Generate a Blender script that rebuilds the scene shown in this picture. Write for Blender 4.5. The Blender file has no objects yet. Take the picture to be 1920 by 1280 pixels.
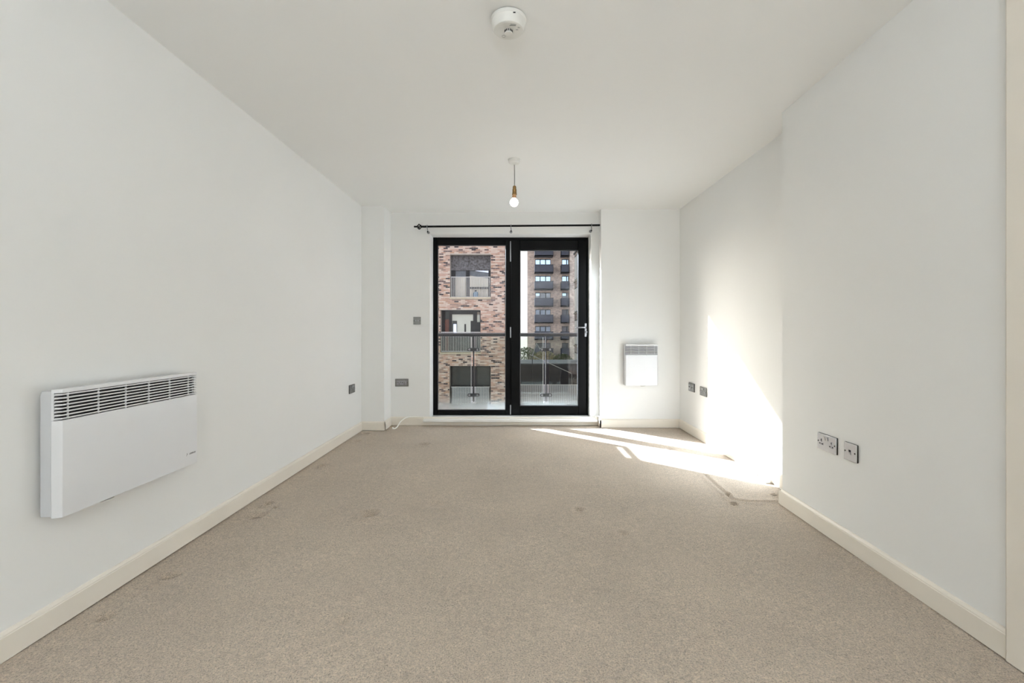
import bpy, bmesh, math, random
import numpy as np
from mathutils import Vector, Matrix
random.seed(7)
C = bpy.context.scene.collection
PI = math.pi
F, PX, PY, CH = 853.0, 968.0, 620.0, 1.065        # focal length in px, vanishing point, camera height

# ------------------------------------------------------------------ camera
cam = bpy.data.cameras.new('camera'); cam_o = bpy.data.objects.new('camera', cam); C.objects.link(cam_o)
cam.sensor_width = 36; cam.lens = F/1920*36
cam.shift_x = -(PX-960)/1920; cam.shift_y = -(640-PY)/1920
cam.clip_start = .05; cam.clip_end = 500
cam_o.location = (0, 0, CH); cam_o.rotation_euler = (PI/2, 0, 0)
bpy.context.scene.camera = cam_o
# ------------------------------------------------------------------ world, sun, exposure
SUN_DIR = Vector((1.17, -1.0, -.71)).normalized()
SUN_E, SKY, EXPO = 34.0, .52, .48
w = bpy.data.worlds.new('world'); bpy.context.scene.world = w; w.use_nodes = True
nt = w.node_tree; nt.nodes.clear()
out = nt.nodes.new('ShaderNodeOutputWorld'); bg = nt.nodes.new('ShaderNodeBackground')
sky = nt.nodes.new('ShaderNodeTexSky'); sky.sky_type = 'NISHITA'; sky.sun_disc = False
sky.sun_elevation = math.asin(-SUN_DIR.z); sky.sun_rotation = math.atan2(-SUN_DIR.x, -SUN_DIR.y)
sky.air_density = 1.0; sky.dust_density = 3.0; sky.ozone_density = 1.0
hs = nt.nodes.new('ShaderNodeHueSaturation'); hs.inputs['Saturation'].default_value = .35
nt.links.new(sky.outputs[0], hs.inputs['Color']); nt.links.new(hs.outputs[0], bg.inputs[0])
bg.inputs[1].default_value = SKY; nt.links.new(bg.outputs[0], out.inputs[0])
sl = bpy.data.lights.new('sun', 'SUN'); sl.energy = SUN_E; sl.angle = .0093; sl.color = (.80, .885, 1.0)
so = bpy.data.objects.new('sun', sl); C.objects.link(so); so.rotation_euler = SUN_DIR.to_track_quat('-Z', 'Y').to_euler()
so.location = (-20, 30, 20)
# daylight portal just outside the glazing
pl = bpy.data.lights.new('window_portal', 'AREA'); pl.shape = 'RECTANGLE'; pl.size = 1.9; pl.size_y = 2.15; pl.cycles.is_portal = True
po = bpy.data.objects.new('window_portal', pl); C.objects.link(po); po.location = (-.065, 5.45, 1.11); po.rotation_euler = (-PI/2, 0, 0)
# unseen fill light added behind the camera, bounced off the ceiling
al = bpy.data.lights.new('bounce_fill', 'AREA'); al.shape = 'DISK'; al.size = .6; al.energy = 102; al.color = (.85, .925, 1)
ao = bpy.data.objects.new('bounce_fill', al); C.objects.link(ao); ao.location = (0, -1.9, 1.3); ao.rotation_euler = (PI, 0, 0)
sc = bpy.context.scene
sc.view_settings.view_transform = 'Standard'; sc.view_settings.look = 'None'; sc.view_settings.gamma = 1
sc.view_settings.use_curve_mapping = False; sc.view_settings.exposure = EXPO
sc.render.engine = 'CYCLES'
sc.cycles.max_bounces = 16; sc.cycles.diffuse_bounces = 9; sc.cycles.glossy_bounces = 5
sc.cycles.transmission_bounces = 6; sc.cycles.transparent_max_bounces = 16
sc.cycles.caustics_reflective = False; sc.cycles.caustics_refractive = False; sc.cycles.sample_clamp_indirect = 6

# ------------------------------------------------------------------ materials
def lin(c):
    return tuple((v/255/12.92 if v/255 <= .04045 else ((v/255+.055)/1.055)**2.4) for v in c)+(1,)
def mat(name, col, rough=.5, metal=0, noise=None, bump=None, emit=None, spec=.5, coat=0):
    """col: linear rgb; noise=(scale, amount) colour mottling; bump=(scale, strength, distance)"""
    m = bpy.data.materials.new(name); m.use_nodes = True; n = m.node_tree; b = n.nodes['Principled BSDF']
    c = tuple(col)[:3]+(1,)
    b.inputs['Base Color'].default_value = c; b.inputs['Roughness'].default_value = rough
    b.inputs['Metallic'].default_value = metal; b.inputs['Specular IOR Level'].default_value = spec
    b.inputs['Coat Weight'].default_value = coat
    tc = n.nodes.new('ShaderNodeTexCoord')
    if noise is None: noise = (9, .03)
    t = n.nodes.new('ShaderNodeTexNoise'); t.inputs['Scale'].default_value = noise[0]; t.inputs['Detail'].default_value = 4
    n.links.new(tc.outputs['Object'], t.inputs['Vector'])
    r = n.nodes.new('ShaderNodeMapRange'); r.inputs['From Min'].default_value = .3; r.inputs['From Max'].default_value = .7
    r.inputs['To Min'].default_value = 1-noise[1]; r.inputs['To Max'].default_value = 1+noise[1]*.6
    n.links.new(t.outputs['Fac'], r.inputs['Value'])
    mx = n.nodes.new('ShaderNodeVectorMath'); mx.operation = 'SCALE'; mx.inputs[0].default_value = c[:3]
    n.links.new(r.outputs[0], mx.inputs['Scale']); n.links.new(mx.outputs[0], b.inputs['Base Color'])
    if bump:
        t2 = n.nodes.new('ShaderNodeTexNoise'); t2.inputs['Scale'].default_value = bump[0]; t2.inputs['Detail'].default_value = 3
        n.links.new(tc.outputs['Object'], t2.inputs['Vector'])
        bp = n.nodes.new('ShaderNodeBump'); bp.inputs['Strength'].default_value = bump[1]; bp.inputs['Distance'].default_value = bump[2]
        n.links.new(t2.outputs['Fac'], bp.inputs['Height']); n.links.new(bp.outputs[0], b.inputs['Normal'])
    if emit:
        b.inputs['Emission Color'].default_value = tuple(emit[0])+(1,); b.inputs['Emission Strength'].default_value = emit[1]
    return m
M = {}
M['paint'] = mat('white_wall_paint', (.80, .80, .785), .75, noise=(1.3, .012), bump=(60, .12, .002))
M['ceil'] = mat('white_ceiling_paint', (.82, .82, .805), .85, noise=(1.1, .01))
M['gloss'] = mat('cream_gloss_woodwork', (.79, .74, .66), .35, noise=(3, .03))
M['sillw'] = mat('white_gloss_board', (.82, .815, .79), .3, noise=(4, .02))
M['black'] = mat('black_powder_coat', (.002, .002, .002), .45, noise=(30, .1), spec=.12)
M['gasket'] = mat('grey_gasket', (.10, .10, .11), .5)
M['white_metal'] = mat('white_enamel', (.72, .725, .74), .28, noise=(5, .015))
M['white_shaded'] = mat('white_enamel_shaded', (.56, .565, .58), .4, noise=(5, .02))  # same enamel darkened, the sides' shade put into the colour
M['inner'] = mat('dark_vent_shade', (.05, .05, .055), .6, noise=(40, .3))
M['chrome'] = mat('polished_chrome', (.70, .70, .72), .2, .45, noise=(12, .03))
M['chrome_edge'] = mat('dark_chrome_rim', (.07, .068, .062), .25, 1, noise=(20, .1))
M['brushed'] = mat('brushed_steel', (.26, .26, .25), .38, 1, noise=(60, .12))
M['insert'] = mat('grey_socket_insert', (.30, .295, .32), .4)
M['hole'] = mat('black_hole', (.004, .004, .004), .6)
M['plastic'] = mat('white_plastic', (.74, .735, .70), .4, noise=(20, .03))
M['plastic_grey'] = mat('light_grey_plastic', (.42, .42, .41), .4)
M['brass'] = mat('aged_brass', (.30, .19, .08), .35, 1, noise=(120, .25))
M['cap'] = mat('copper_lamp_cap', (.62, .36, .20), .3, 1)
M['bulb'] = mat('lit_bulb', (.9, .9, .88), .3, emit=((1, .96, .88), 9))
M['flex'] = mat('grey_flex', (.30, .29, .27), .5)
M['iron'] = mat('black_iron', (.002, .002, .002), .5, spec=.15)
M['silver'] = mat('silver_metal', (.30, .30, .31), .35, 1, noise=(30, .05))
M['alu'] = mat('brushed_aluminium', (.42, .42, .43), .4, .7)
M['steel_dark'] = mat('dark_balustrade_steel', (.022, .024, .028), .45, .3, noise=(20, .1))
M['stone'] = mat('beige_stone', (.46, .41, .31), .8, noise=(6, .1))
M['deck'] = mat('grey_deck', (.20, .19, .18), .8, noise=(20, .1))
M['darkframe'] = mat('dark_grey_frame', (.022, .024, .028), .6, spec=.2)
M['bluegrey'] = mat('blue_grey_roof_and_reflection', (.10, .125, .155), .5, noise=(8, .2))
M['screen'] = mat('speckled_dark_panel', (.10, .105, .12), .5, noise=(9, .95))
M['cream_reflect'] = mat('cream_reflection', (.62, .61, .53), .8, noise=(3, .06))  # colour of a cream building reflected in the panes
M['pale_reflect'] = mat('pale_green_reflection', (.52, .57, .52), .6, noise=(2, .05))  # colour of a pale reflection in the panes
M['redbrown'] = mat('red_brown_door', (.10, .03, .018), .5, noise=(8, .3))
M['tealdark'] = mat('dark_teal_glazing', (.016, .027, .030), .3, noise=(3, .3), spec=.3)
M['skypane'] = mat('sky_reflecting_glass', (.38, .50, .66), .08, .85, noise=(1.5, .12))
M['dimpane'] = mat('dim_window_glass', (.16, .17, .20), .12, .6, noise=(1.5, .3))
M['balc'] = mat('charcoal_balcony_metal', (.032, .034, .05), .6, noise=(3, .25), spec=.25)
M['cream'] = mat('cream_brick', (.68, .66, .61), .85, noise=(2, .05))
M['asphalt'] = mat('asphalt', (.10, .10, .10), .9, noise=(2, .2))
M['navy'] = mat('dark_navy_cladding', (.017, .021, .034), .7, noise=(2, .15))
M['ribbed'] = mat('galvanised_sheet', (.44, .47, .51), .5, .0, noise=(4, .08))
M['sheet'] = mat('grey_sheet', (.21, .24, .26), .6, noise=(3, .1))
M['leaf'] = mat('green_leaves', (.10, .14, .04), .7, noise=(1.2, .5))
M['leafy'] = mat('yellow_leaves', (.42, .36, .17), .7, noise=(1.2, .4))
M['bark'] = mat('bark', (.08, .06, .04), .9)
M['bluething'] = mat('blue_plastic', (.10, .22, .36), .5)
M['cable'] = mat('white_cable', (.90, .89, .85), .4)
M['rail_pale'] = mat('pale_railing_and_glass_glint', (.58, .59, .59), .5)

def carpet():
    m = bpy.data.materials.new('taupe_pile_carpet'); m.use_nodes = True; n = m.node_tree; b = n.nodes['Principled BSDF']
    L = n.links.new; tc = n.nodes.new('ShaderNodeTexCoord')
    def noise(s, det, rough=.5, dist=0):
        t = n.nodes.new('ShaderNodeTexNoise'); t.inputs['Scale'].default_value = s; t.inputs['Detail'].default_value = det
        t.inputs['Roughness'].default_value = rough; t.inputs['Distortion'].default_value = dist; L(tc.outputs['Object'], t.inputs['Vector']); return t.outputs['Fac']
    def mr(v, a, b_, c, d):
        r = n.nodes.new('ShaderNodeMapRange'); L(v, r.inputs['Value'])
        for k, x in zip(('From Min', 'From Max', 'To Min', 'To Max'), (a, b_, c, d)): r.inputs[k].default_value = x
        return r.outputs[0]
    def mul(a, c):
        x = n.nodes.new('ShaderNodeMath'); x.operation = 'MULTIPLY'; L(a, x.inputs[0]); L(c, x.inputs[1]); return x.outputs[0]
    fine = mul(mr(noise(150, 3, .65, .4), .32, .68, .74, 1.24), mr(noise(260, 2, .5, .8), .30, .48, .45, 1.06))
    mid = mr(noise(34, 4, .6), .3, .7, .90, 1.08)
    big = mr(noise(1.7, 4, .6), .3, .7, .90, 1.07)
    k = mul(mul(fine, mid), big)
    v = n.nodes.new('ShaderNodeVectorMath'); v.operation = 'SCALE'; v.inputs[0].default_value = CARPET; L(k, v.inputs['Scale'])
    L(v.outputs[0], b.inputs['Base Color'])
    b.inputs['Roughness'].default_value = .95; b.inputs['Specular IOR Level'].default_value = .15
    b.inputs['Sheen Weight'].default_value = .3; b.inputs['Sheen Roughness'].default_value = .45
    bp = n.nodes.new('ShaderNodeBump'); bp.inputs['Strength'].default_value = 1.0; bp.inputs['Distance'].default_value = .009
    L(noise(190, 3, .6, .8), bp.inputs['Height']); L(bp.outputs[0], b.inputs['Normal'])
    return m
CARPET = (.60, .497, .388)
M['carpet'] = carpet()

def glass(name, tint, gloss=.06, mist=None):
    """thin clear glazing; mist = (z_low, z_high, amount): whitish misting that thins out upwards"""
    m = bpy.data.materials.new(name); m.use_nodes = True; n = m.node_tree; n.nodes.clear(); L = n.links.new
    o = n.nodes.new('ShaderNodeOutputMaterial'); tr = n.nodes.new('ShaderNodeBsdfTransparent'); tr.inputs[0].default_value = tint+(1,)
    gl = n.nodes.new('ShaderNodeBsdfGlossy'); gl.inputs['Roughness'].default_value = .02
    fr = n.nodes.new('ShaderNodeLayerWeight'); fr.inputs[0].default_value = .5      # Schlick's curve from the facing ratio, both sides alike
    p5 = n.nodes.new('ShaderNodeMath'); p5.operation = 'POWER'; p5.inputs[1].default_value = 5; L(fr.outputs['Facing'], p5.inputs[0])
    mu = n.nodes.new('ShaderNodeMath'); mu.operation = 'MULTIPLY_ADD'; mu.inputs[1].default_value = .95; mu.inputs[2].default_value = gloss; L(p5.outputs[0], mu.inputs[0])
    mx = n.nodes.new('ShaderNodeMixShader'); L(mu.outputs[0], mx.inputs[0]); L(tr.outputs[0], mx.inputs[1]); L(gl.outputs[0], mx.inputs[2])
    last = mx.outputs[0]
    if mist:
        m2 = n.nodes.new('ShaderNodeBsdfDiffuse'); m2.inputs[0].default_value = (.82, .86, .88, 1)
        g = n.nodes.new('ShaderNodeNewGeometry'); sp = n.nodes.new('ShaderNodeSeparateXYZ'); L(g.outputs['Position'], sp.inputs[0])
        no = n.nodes.new('ShaderNodeTexNoise'); no.inputs['Scale'].default_value = 7; L(g.outputs['Position'], no.inputs['Vector'])
        ad = n.nodes.new('ShaderNodeMath'); ad.operation = 'MULTIPLY_ADD'; ad.inputs[1].default_value = .06; L(no.outputs['Fac'], ad.inputs[0]); L(sp.outputs['Z'], ad.inputs[2])
        r = n.nodes.new('ShaderNodeMapRange'); r.interpolation_type = 'SMOOTHSTEP'
        for k, x in zip(('From Min', 'From Max', 'To Min', 'To Max'), (mist[0]+.03, mist[1]+.03, mist[2], 0)): r.inputs[k].default_value = x
        L(ad.outputs[0], r.inputs['Value'])
        m3 = n.nodes.new('ShaderNodeMixShader'); L(r.outputs[0], m3.inputs[0]); L(last, m3.inputs[1]); L(m2.outputs[0], m3.inputs[2]); last = m3.outputs[0]
    L(last, o.inputs[0]); return m
M['pane'] = glass('clear_glazing', (.94, .95, .95), .018, mist=(.12, .34, .42))
M['balglass'] = glass('green_tinted_balustrade_glass', (.86, .90, .87), .02)

def random_island(name, cols, rough=.9, noise=None):
    m = bpy.data.materials.new(name); m.use_nodes = True; n = m.node_tree; b = n.nodes['Principled BSDF']
    g = n.nodes.new('ShaderNodeNewGeometry'); r = n.nodes.new('ShaderNodeValToRGB'); r.color_ramp.interpolation = 'CONSTANT'
    el = r.color_ramp.elements
    for i, (p, c) in enumerate(cols):
        e = el[i] if i < 2 else el.new(p)
        e.position = p; e.color = lin(c)
    n.links.new(g.outputs['Random Per Island'], r.inputs[0]); n.links.new(r.outputs[0], b.inputs['Base Color'])
    b.inputs['Roughness'].default_value = rough; return m
M['bricks'] = random_island('mixed_red_bricks', [(0, (188, 158, 143)), (.20, (198, 180, 168)), (.40, (172, 142, 126)), (.52, (204, 190, 178)),
                                                 (.66, (150, 128, 118)), (.77, (106, 92, 92)), (.86, (52, 48, 54)), (.95, (182, 150, 128))])
M['mortar'] = mat('pale_mortar', (.50, .47, .43), .95, noise=(3, .1))
def farbrick(name, c1, c2, mort):
    m = bpy.data.materials.new(name); m.use_nodes = True; n = m.node_tree; b = n.nodes['Principled BSDF']; L = n.links.new
    tc = n.nodes.new('ShaderNodeTexCoord'); sp = n.nodes.new('ShaderNodeSeparateXYZ'); cb = n.nodes.new('ShaderNodeCombineXYZ')
    L(tc.outputs['Object'], sp.inputs[0]); ad = n.nodes.new('ShaderNodeMath'); L(sp.outputs['X'], ad.inputs[0]); L(sp.outputs['Y'], ad.inputs[1])
    L(ad.outputs[0], cb.inputs['X']); L(sp.outputs['Z'], cb.inputs['Y'])
    br = n.nodes.new('ShaderNodeTexBrick'); L(cb.outputs[0], br.inputs['Vector']); br.inputs['Scale'].default_value = 1
    br.inputs['Brick Width'].default_value = .45; br.inputs['Row Height'].default_value = .15; br.inputs['Mortar Size'].default_value = .02
    br.inputs['Color1'].default_value = c1+(1,); br.inputs['Color2'].default_value = c2+(1,); br.inputs['Mortar'].default_value = mort+(1,)
    no = n.nodes.new('ShaderNodeTexNoise'); no.inputs['Scale'].default_value = 2.2; no.inputs['Detail'].default_value = 6; L(tc.outputs['Object'], no.inputs['Vector'])
    mr = n.nodes.new('ShaderNodeMapRange'); mr.inputs['From Min'].default_value = .3; mr.inputs['From Max'].default_value = .7; mr.inputs['To Min'].default_value = .7; mr.inputs['To Max'].default_value = 1.2
    L(no.outputs['Fac'], mr.inputs['Value']); v = n.nodes.new('ShaderNodeVectorMath'); v.operation = 'SCALE'; L(br.outputs[0], v.inputs[0]); L(mr.outputs[0], v.inputs['Scale'])
    L(v.outputs[0], b.inputs['Base Color']); b.inputs['Roughness'].default_value = .9; return m
M['tower'] = farbrick('far_red_brown_brick', (.36, .26, .21), (.23, .165, .145), (.36, .31, .28))
M['towerlight'] = farbrick('far_light_brick', (.58, .47, .40), (.40, .30, .26), (.52, .46, .42))

# ------------------------------------------------------------------ mesh helpers
class MB:
    def __init__(s): s.v = []; s.f = []; s.mi = []
    def add(s, vs, fs, mi=0):
        o = len(s.v); s.v += [tuple(v) for v in vs]; s.f += [tuple(i+o for i in f) for f in fs]; s.mi += [mi]*len(fs); return s
    def box(s, x0, x1, y0, y1, z0, z1, mi=0):
        v = [(x, y, z) for x in (x0, x1) for y in (y0, y1) for z in (z0, z1)]
        return s.add(v, [(0, 1, 3, 2), (4, 6, 7, 5), (0, 4, 5, 1), (2, 3, 7, 6), (0, 2, 6, 4), (1, 5, 7, 3)], mi)
    def prism(s, pts, z0, z1, mi=0):                       # plan polygon extruded upwards
        n = len(pts); v = [(x, y, z0) for x, y in pts]+[(x, y, z1) for x, y in pts]
        return s.add(v, [tuple(range(n))[::-1], tuple(range(n, 2*n))]+[(i, (i+1) % n, n+(i+1) % n, n+i) for i in range(n)], mi)
    def sweep(s, prof, p0, p1, mi=0):                      # profile (list of 3-D offsets) from p0 to p1
        n = len(prof); v = [Vector(p0)+Vector(q) for q in prof]+[Vector(p1)+Vector(q) for q in prof]
        return s.add(v, [tuple(range(n))[::-1], tuple(range(n, 2*n))]+[(i, (i+1) % n, n+(i+1) % n, n+i) for i in range(n)], mi)
    def lathe(s, prof, seg=32, c=(0, 0, 0), axis='z', mi=0):   # prof = [(r, t)]
        v = []; n = len(prof)
        for k in range(seg):
            a = 2*PI*k/seg
            for r, t in prof:
                p = (r*math.cos(a), r*math.sin(a), t)
                if axis == 'y': p = (p[0], t, p[1])
                if axis == 'x': p = (t, p[0], p[1])
                v.append((p[0]+c[0], p[1]+c[1], p[2]+c[2]))
        f = [(k*n+i, ((k+1) % seg)*n+i, ((k+1) % seg)*n+i+1, k*n+i+1) for k in range(seg) for i in range(n-1)]
        f += [tuple(k*n for k in range(seg)), tuple(k*n+n-1 for k in range(seg))]
        return s.add(v, f, mi)
    def tube(s, pts, r, seg=10, mi=0):
        pts = [Vector(p) for p in pts]; v = []; n = len(pts); up = None
        for i, p in enumerate(pts):
            d = (pts[min(i+1, n-1)]-pts[max(i-1, 0)]).normalized()
            if up is None: up = d.orthogonal().normalized()
            up = (up-d*up.dot(d)).normalized(); sd = d.cross(up)
            rr = r[i] if isinstance(r, (list, tuple)) else r
            v += [p+(up*math.cos(2*PI*k/seg)+sd*math.sin(2*PI*k/seg))*rr for k in range(seg)]
        f = [(i*seg+k, i*seg+(k+1) % seg, (i+1)*seg+(k+1) % seg, (i+1)*seg+k) for i in range(n-1) for k in range(seg)]
        f += [tuple(range(seg))[::-1], tuple(range((n-1)*seg, n*seg))]
        return s.add(v, f, mi)
    def build(s, name, m, parent=None, bevel=0, smooth=False, seg=2, kind=None):
        me = bpy.data.meshes.new(name); me.from_pydata(s.v, [], s.f)
        for x in (m if isinstance(m, (list, tuple)) else [m]): me.materials.append(x)
        me.polygons.foreach_set('material_index', s.mi)
        if len(s.f) < 60000:
            b = bmesh.new(); b.from_mesh(me); bmesh.ops.recalc_face_normals(b, faces=b.faces); b.to_mesh(me); b.free()
        o = bpy.data.objects.new(name, me); C.objects.link(o)
        if parent: o.parent = parent
        if bevel:
            md = o.modifiers.new('bevel', 'BEVEL'); md.width = bevel; md.segments = seg; md.limit_method = 'ANGLE'; md.angle_limit = .6
        if smooth or bevel:
            me.polygons.foreach_set('use_smooth', [True]*len(me.polygons))
            if hasattr(me, 'set_sharp_from_angle'): me.set_sharp_from_angle(angle=math.radians(38))
        if kind: o['kind'] = kind
        return o
def thing(name, label, cat, loc=(0, 0, 0), rotz=0, group=None):
    o = bpy.data.objects.new(name, None); C.objects.link(o); o.location = loc; o.rotation_euler = (0, 0, rotz)
    o.empty_display_size = .1; o['label'] = label; o['category'] = cat
    if group: o['group'] = group
    return o
def tag(o, label, cat, group=None, kind=None):
    if kind: o['kind'] = kind
    o['label'] = label; o['category'] = cat
    if group: o['group'] = group
    return o
def struct(mb, name, m, parent=None, **k):
    o = mb.build(name, m, parent, **k)
    if not parent: o['kind'] = 'structure'
    return o
def at(x, y, d):                                          # pixel + depth -> point
    return Vector(((x-PX)*d/F, d, CH-(y-PY)*d/F))
def fl(x, y):                                             # pixel on the floor -> point
    d = F*CH/(y-PY); return ((x-PX)*d/F, d)

# ------------------------------------------------------------------ room
XL, XR, XN = -1.655, 1.797, 1.6286
YP, YB, YN, YC, YO = 4.866, 5.13, 4.995, 2.784, 5.42       # pier, back wall, nib, near corner, outside face
H, YR, XNIB, XPIER = 2.4, -3.2, .931, -1.413
def xn(y): return XN-.0253*(YC-y)                          # the near right wall runs slightly out of square
WX0, WX1, WZ0, WZ1 = -.975, .844, .0775, 2.159             # window opening
struct(MB().box(XL-.2, XL, YR, YB, -.02, H+.02), 'wall_left', M['paint'])
struct(MB().box(XL, XPIER, YP, YB, -.02, H), 'wall_left_pier', M['paint'])
b = MB()
for x0, x1, z0, z1 in ((XL-.2, WX0, -.3, H+.25), (WX1, 2, -.3, H+.25), (WX0, WX1, -.3, WZ0-.03), (WX0, WX1, WZ1, H+.25)):
    b.box(x0, x1, YB, YO-.004, z0, z1)
struct(b, 'wall_back', M['paint'])
b = MB()                                                    # the brick face of our own building
for x0, x1, z0, z1 in ((-8, WX0+.001, -6, 11), (WX1-.001, 8, -6, 11), (WX0, WX1, -6, WZ0-.031), (WX0, WX1, WZ1-.001, 11)):
    b.box(x0, x1, YO-.003, YO+.02, z0, z1)
struct(b, 'wall_outer', M['tower'])
struct(MB().box(XNIB, XR+.2, YN, YB, -.02, H), 'wall_back_right', M['paint'])
struct(MB().box(XR, XR+.2, YC, YN, -.02, H+.02), 'wall_right', M['paint'])
struct(MB().prism([(XN, YC), (2, YC), (2, YR), (xn(YR), YR)], -.02, H+.02), 'wall_right_near', M['paint'])
struct(MB().box(XL-.2, 2, YR-.2, YR, -.02, H+.02), 'wall_front', M['paint'])
struct(MB().box(XL-.2, 2, YR-.2, YO-.02, H, H+.25), 'ceiling', M['ceil'])

# carpet: a fine grid with furniture dents and a crease
def carpet_mesh():
    s = .0125; x0, x1, y0, y1 = XL-.02, XR+.02, -.2, YB
    nx, ny = int((x1-x0)/s)+1, int((y1-y0)/s)+1
    X, Y = np.meshgrid(np.linspace(x0, x1, nx), np.linspace(y0, y1, ny)); Z = np.zeros_like(X)
    rng = np.random.RandomState(3)
    for _ in range(26):
        k = rng.uniform(1.5, 9); a = rng.uniform(0, 2*PI); Z += .0005*np.sin(k*(X*np.cos(a)+Y*np.sin(a))+rng.uniform(0, 6))
    for px, py, r, d, e in ((605, 873, .030, .007, 1), (598, 877, .02, .005, 1), (503, 945, .026, .010, 1), (516, 952, .018, .007, 1), (480, 966, .05, .006, 1),
                            (693, 965, .045, .009, 1), (318, 1080, .030, .007, 1), (198, 1157, .03, .007, 1), (645, 1165, .03, .004, 1),
                            (795, 833, .045, .006, 1), (686, 813, .04, .008, 1), (670, 827, .035, .006, 1), (1085, 955, .028, .005, 1), (1258, 843, .03, .006, 1),
                            (817, 945, .05, .003, 1), (1364, 928, .02, .007, 1), (1376, 946, .022, .006, 1), (1452, 929, .02, .006, 1), (1168, 1000, .03, .003, 1)):
        cx, cy = fl(px, py); q = ((X-cx)**2+(Y-cy)**2)/r**2
        d *= 4.2; q *= 1.15; Z += -d*np.exp(-q*1.2)+d*.3*np.exp(-(np.sqrt(q)-1.5)**2*4)
    pts = [fl(*p) for p in ((1322, 890), (1345, 912), (1372, 937), (1400, 941), (1466, 942))]
    D = np.full_like(X, 9.)
    for (ax, ay), (bx, by) in zip(pts, pts[1:]):
        L2 = (bx-ax)**2+(by-ay)**2; t = np.clip(((X-ax)*(bx-ax)+(Y-ay)*(by-ay))/L2, 0, 1)
        D = np.minimum(D, np.hypot(X-ax-t*(bx-ax), Y-ay-t*(by-ay)))
    Z += .012*np.exp(-(D/.034)**2)-.018*np.exp(-(D/.014)**2)
    V = np.stack([X, Y, Z], -1).reshape(-1, 3)
    i = np.arange(nx*ny).reshape(ny, nx)
    Fq = np.stack([i[:-1, :-1], i[:-1, 1:], i[1:, 1:], i[1:, :-1]], -1).reshape(-1, 4)
    n0 = len(V); V = V.tolist(); Fq = Fq.tolist()
    mb = MB(); mb.v = V; mb.f = Fq; mb.mi = [0]*len(Fq)
    mb.box(x0, x1, y0, y1, -.25, -.02)
    mb.box(x0-.2, x1+.2, YR, y0, -.25, 0)
    return mb
fo = struct(carpet_mesh(), 'floor', M['carpet']); fo.data.polygons.foreach_set('use_smooth', [True]*len(fo.data.polygons))

# skirting: square board with a rounded moulded top
SK = .093
def skirt(name, a, c, nx_, ny_, y_ext=0):
    d = Vector((nx_, ny_, 0)); prof = [(0, 0), (.015, 0), (.015, SK-.016), (.0125, SK-.014), (.0125, SK-.010), (.008, SK-.002), (.004, SK), (0, SK)]
    mb = MB().sweep([tuple(d*u+Vector((0, 0, v))) for u, v in prof], (a[0], a[1], .005), (c[0], c[1], .005)); struct(mb, name, M['gloss'])
skirt('baseboard_left', (XL, YR), (XL, YP), 1, 0)
skirt('baseboard_pier', (XL, YP), (XPIER+.015, YP), 0, -1)
skirt('baseboard_pier_side', (XPIER, YP-.015), (XPIER, YB), 1, 0)
skirt('baseboard_back', (XPIER, YB), (XNIB, YB), 0, -1)
skirt('baseboard_nib', (XNIB-.015, YN), (XR, YN), 0, -1)
skirt('baseboard_nib_side', (XNIB, YN-.015), (XNIB, YB), -1, 0)
skirt('baseboard_right', (XR, YN), (XR, YC), -1, 0)
skirt('baseboard_right_near', (xn(YC), YC+.015), (xn(1.46), 1.46), -1, -.0253)
skirt('baseboard_corner_return', (XN-.015, YC), (XR, YC), 0, 1)
# architrave and door on the near right wall
AR = MB(); 
for y0, y1 in ((1.397, 1.467), (.53, .60)):
    xa = xn((y0+y1)/2); AR.box(xa-.02, xa+.01, y0, y1, 0, 2.2)
AR.box(xn(1.0)-.02, xn(1.0)+.01, .60, 1.397, 2.13, 2.2)
struct(AR, 'trim_1', M['gloss'], bevel=.006)
dd = struct(MB().box(xn(1)-.008, xn(1)+.01, .60, 1.397, .01, 2.13), 'door_2', M['gloss'])
MB().tube([(xn(1)-.01, .68, 1.0), (xn(1)-.05, .68, 1.0), (xn(1)-.05, .78, 1.0)], .009).build('door_handle', M['silver'], dd, smooth=True)

# ------------------------------------------------------------------ window and balcony door
FY0, FY1 = 5.33, 5.40
def ring(mb, x0, x1, z0, z1, gx0, gx1, gz0, gz1, y0, y1):
    mb.box(x0, gx0, y0, y1, z0, z1); mb.box(gx1, x1, y0, y1, z0, z1); mb.box(gx0, gx1, y0, y1, z0, gz0); mb.box(gx0, gx1, y0, y1, gz1, z1); return mb
GL = (-.925, -.125, .134, 2.071)                           # left glazing
GR = (.044, .725, .184, 2.009)                             # door glazing
mb = ring(MB(), WX0, WX1, WZ0, WZ1, GL[0], WX1-.018, GL[2]-.035, 2.13, FY0, FY1+.015)
ring(mb, GL[0]-.012, -.062, GL[2]-.04, 2.13, *GL, FY0, FY1)
mb.box(-.07, -.062, FY0+.01, FY1, .09, 2.13)
win = struct(mb, 'window_1', M['black'], bevel=.004)
ring(MB(), GL[0]-.002, GL[1]+.002, GL[2]-.002, GL[3]+.002, GL[0]+.007, GL[1]-.007, GL[2]+.007, GL[3]-.007, FY0+.018, FY0+.03).build('gasket', M['gasket'], win)
MB().box(GL[0], GL[1], FY0+.024, FY0+.028, GL[2], GL[3]).build('pane', M['pane'], win)
mb = MB().box(-1.038, .905, 5.06, YB+.001, WZ0-.03, WZ0)
mb.box(WX0+.001, WX1-.001, YB, YO-.02, WZ0-.03, WZ0-.0005)
mb.build('window_sill', M['sillw'], win, bevel=.006)
mb = ring(MB(), -.062, WX1-.022, .088, 2.126, *GR, FY0-.012, FY1-.004)
door = struct(mb, 'door_1', M['black'], bevel=.005)
ring(MB(), GR[0]-.002, GR[1]+.002, GR[2]-.002, GR[3]+.002, GR[0]+.007, GR[1]-.007, GR[2]+.007, GR[3]-.007, FY0+.006, FY0+.02).build('gasket', M['gasket'], door)
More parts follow.
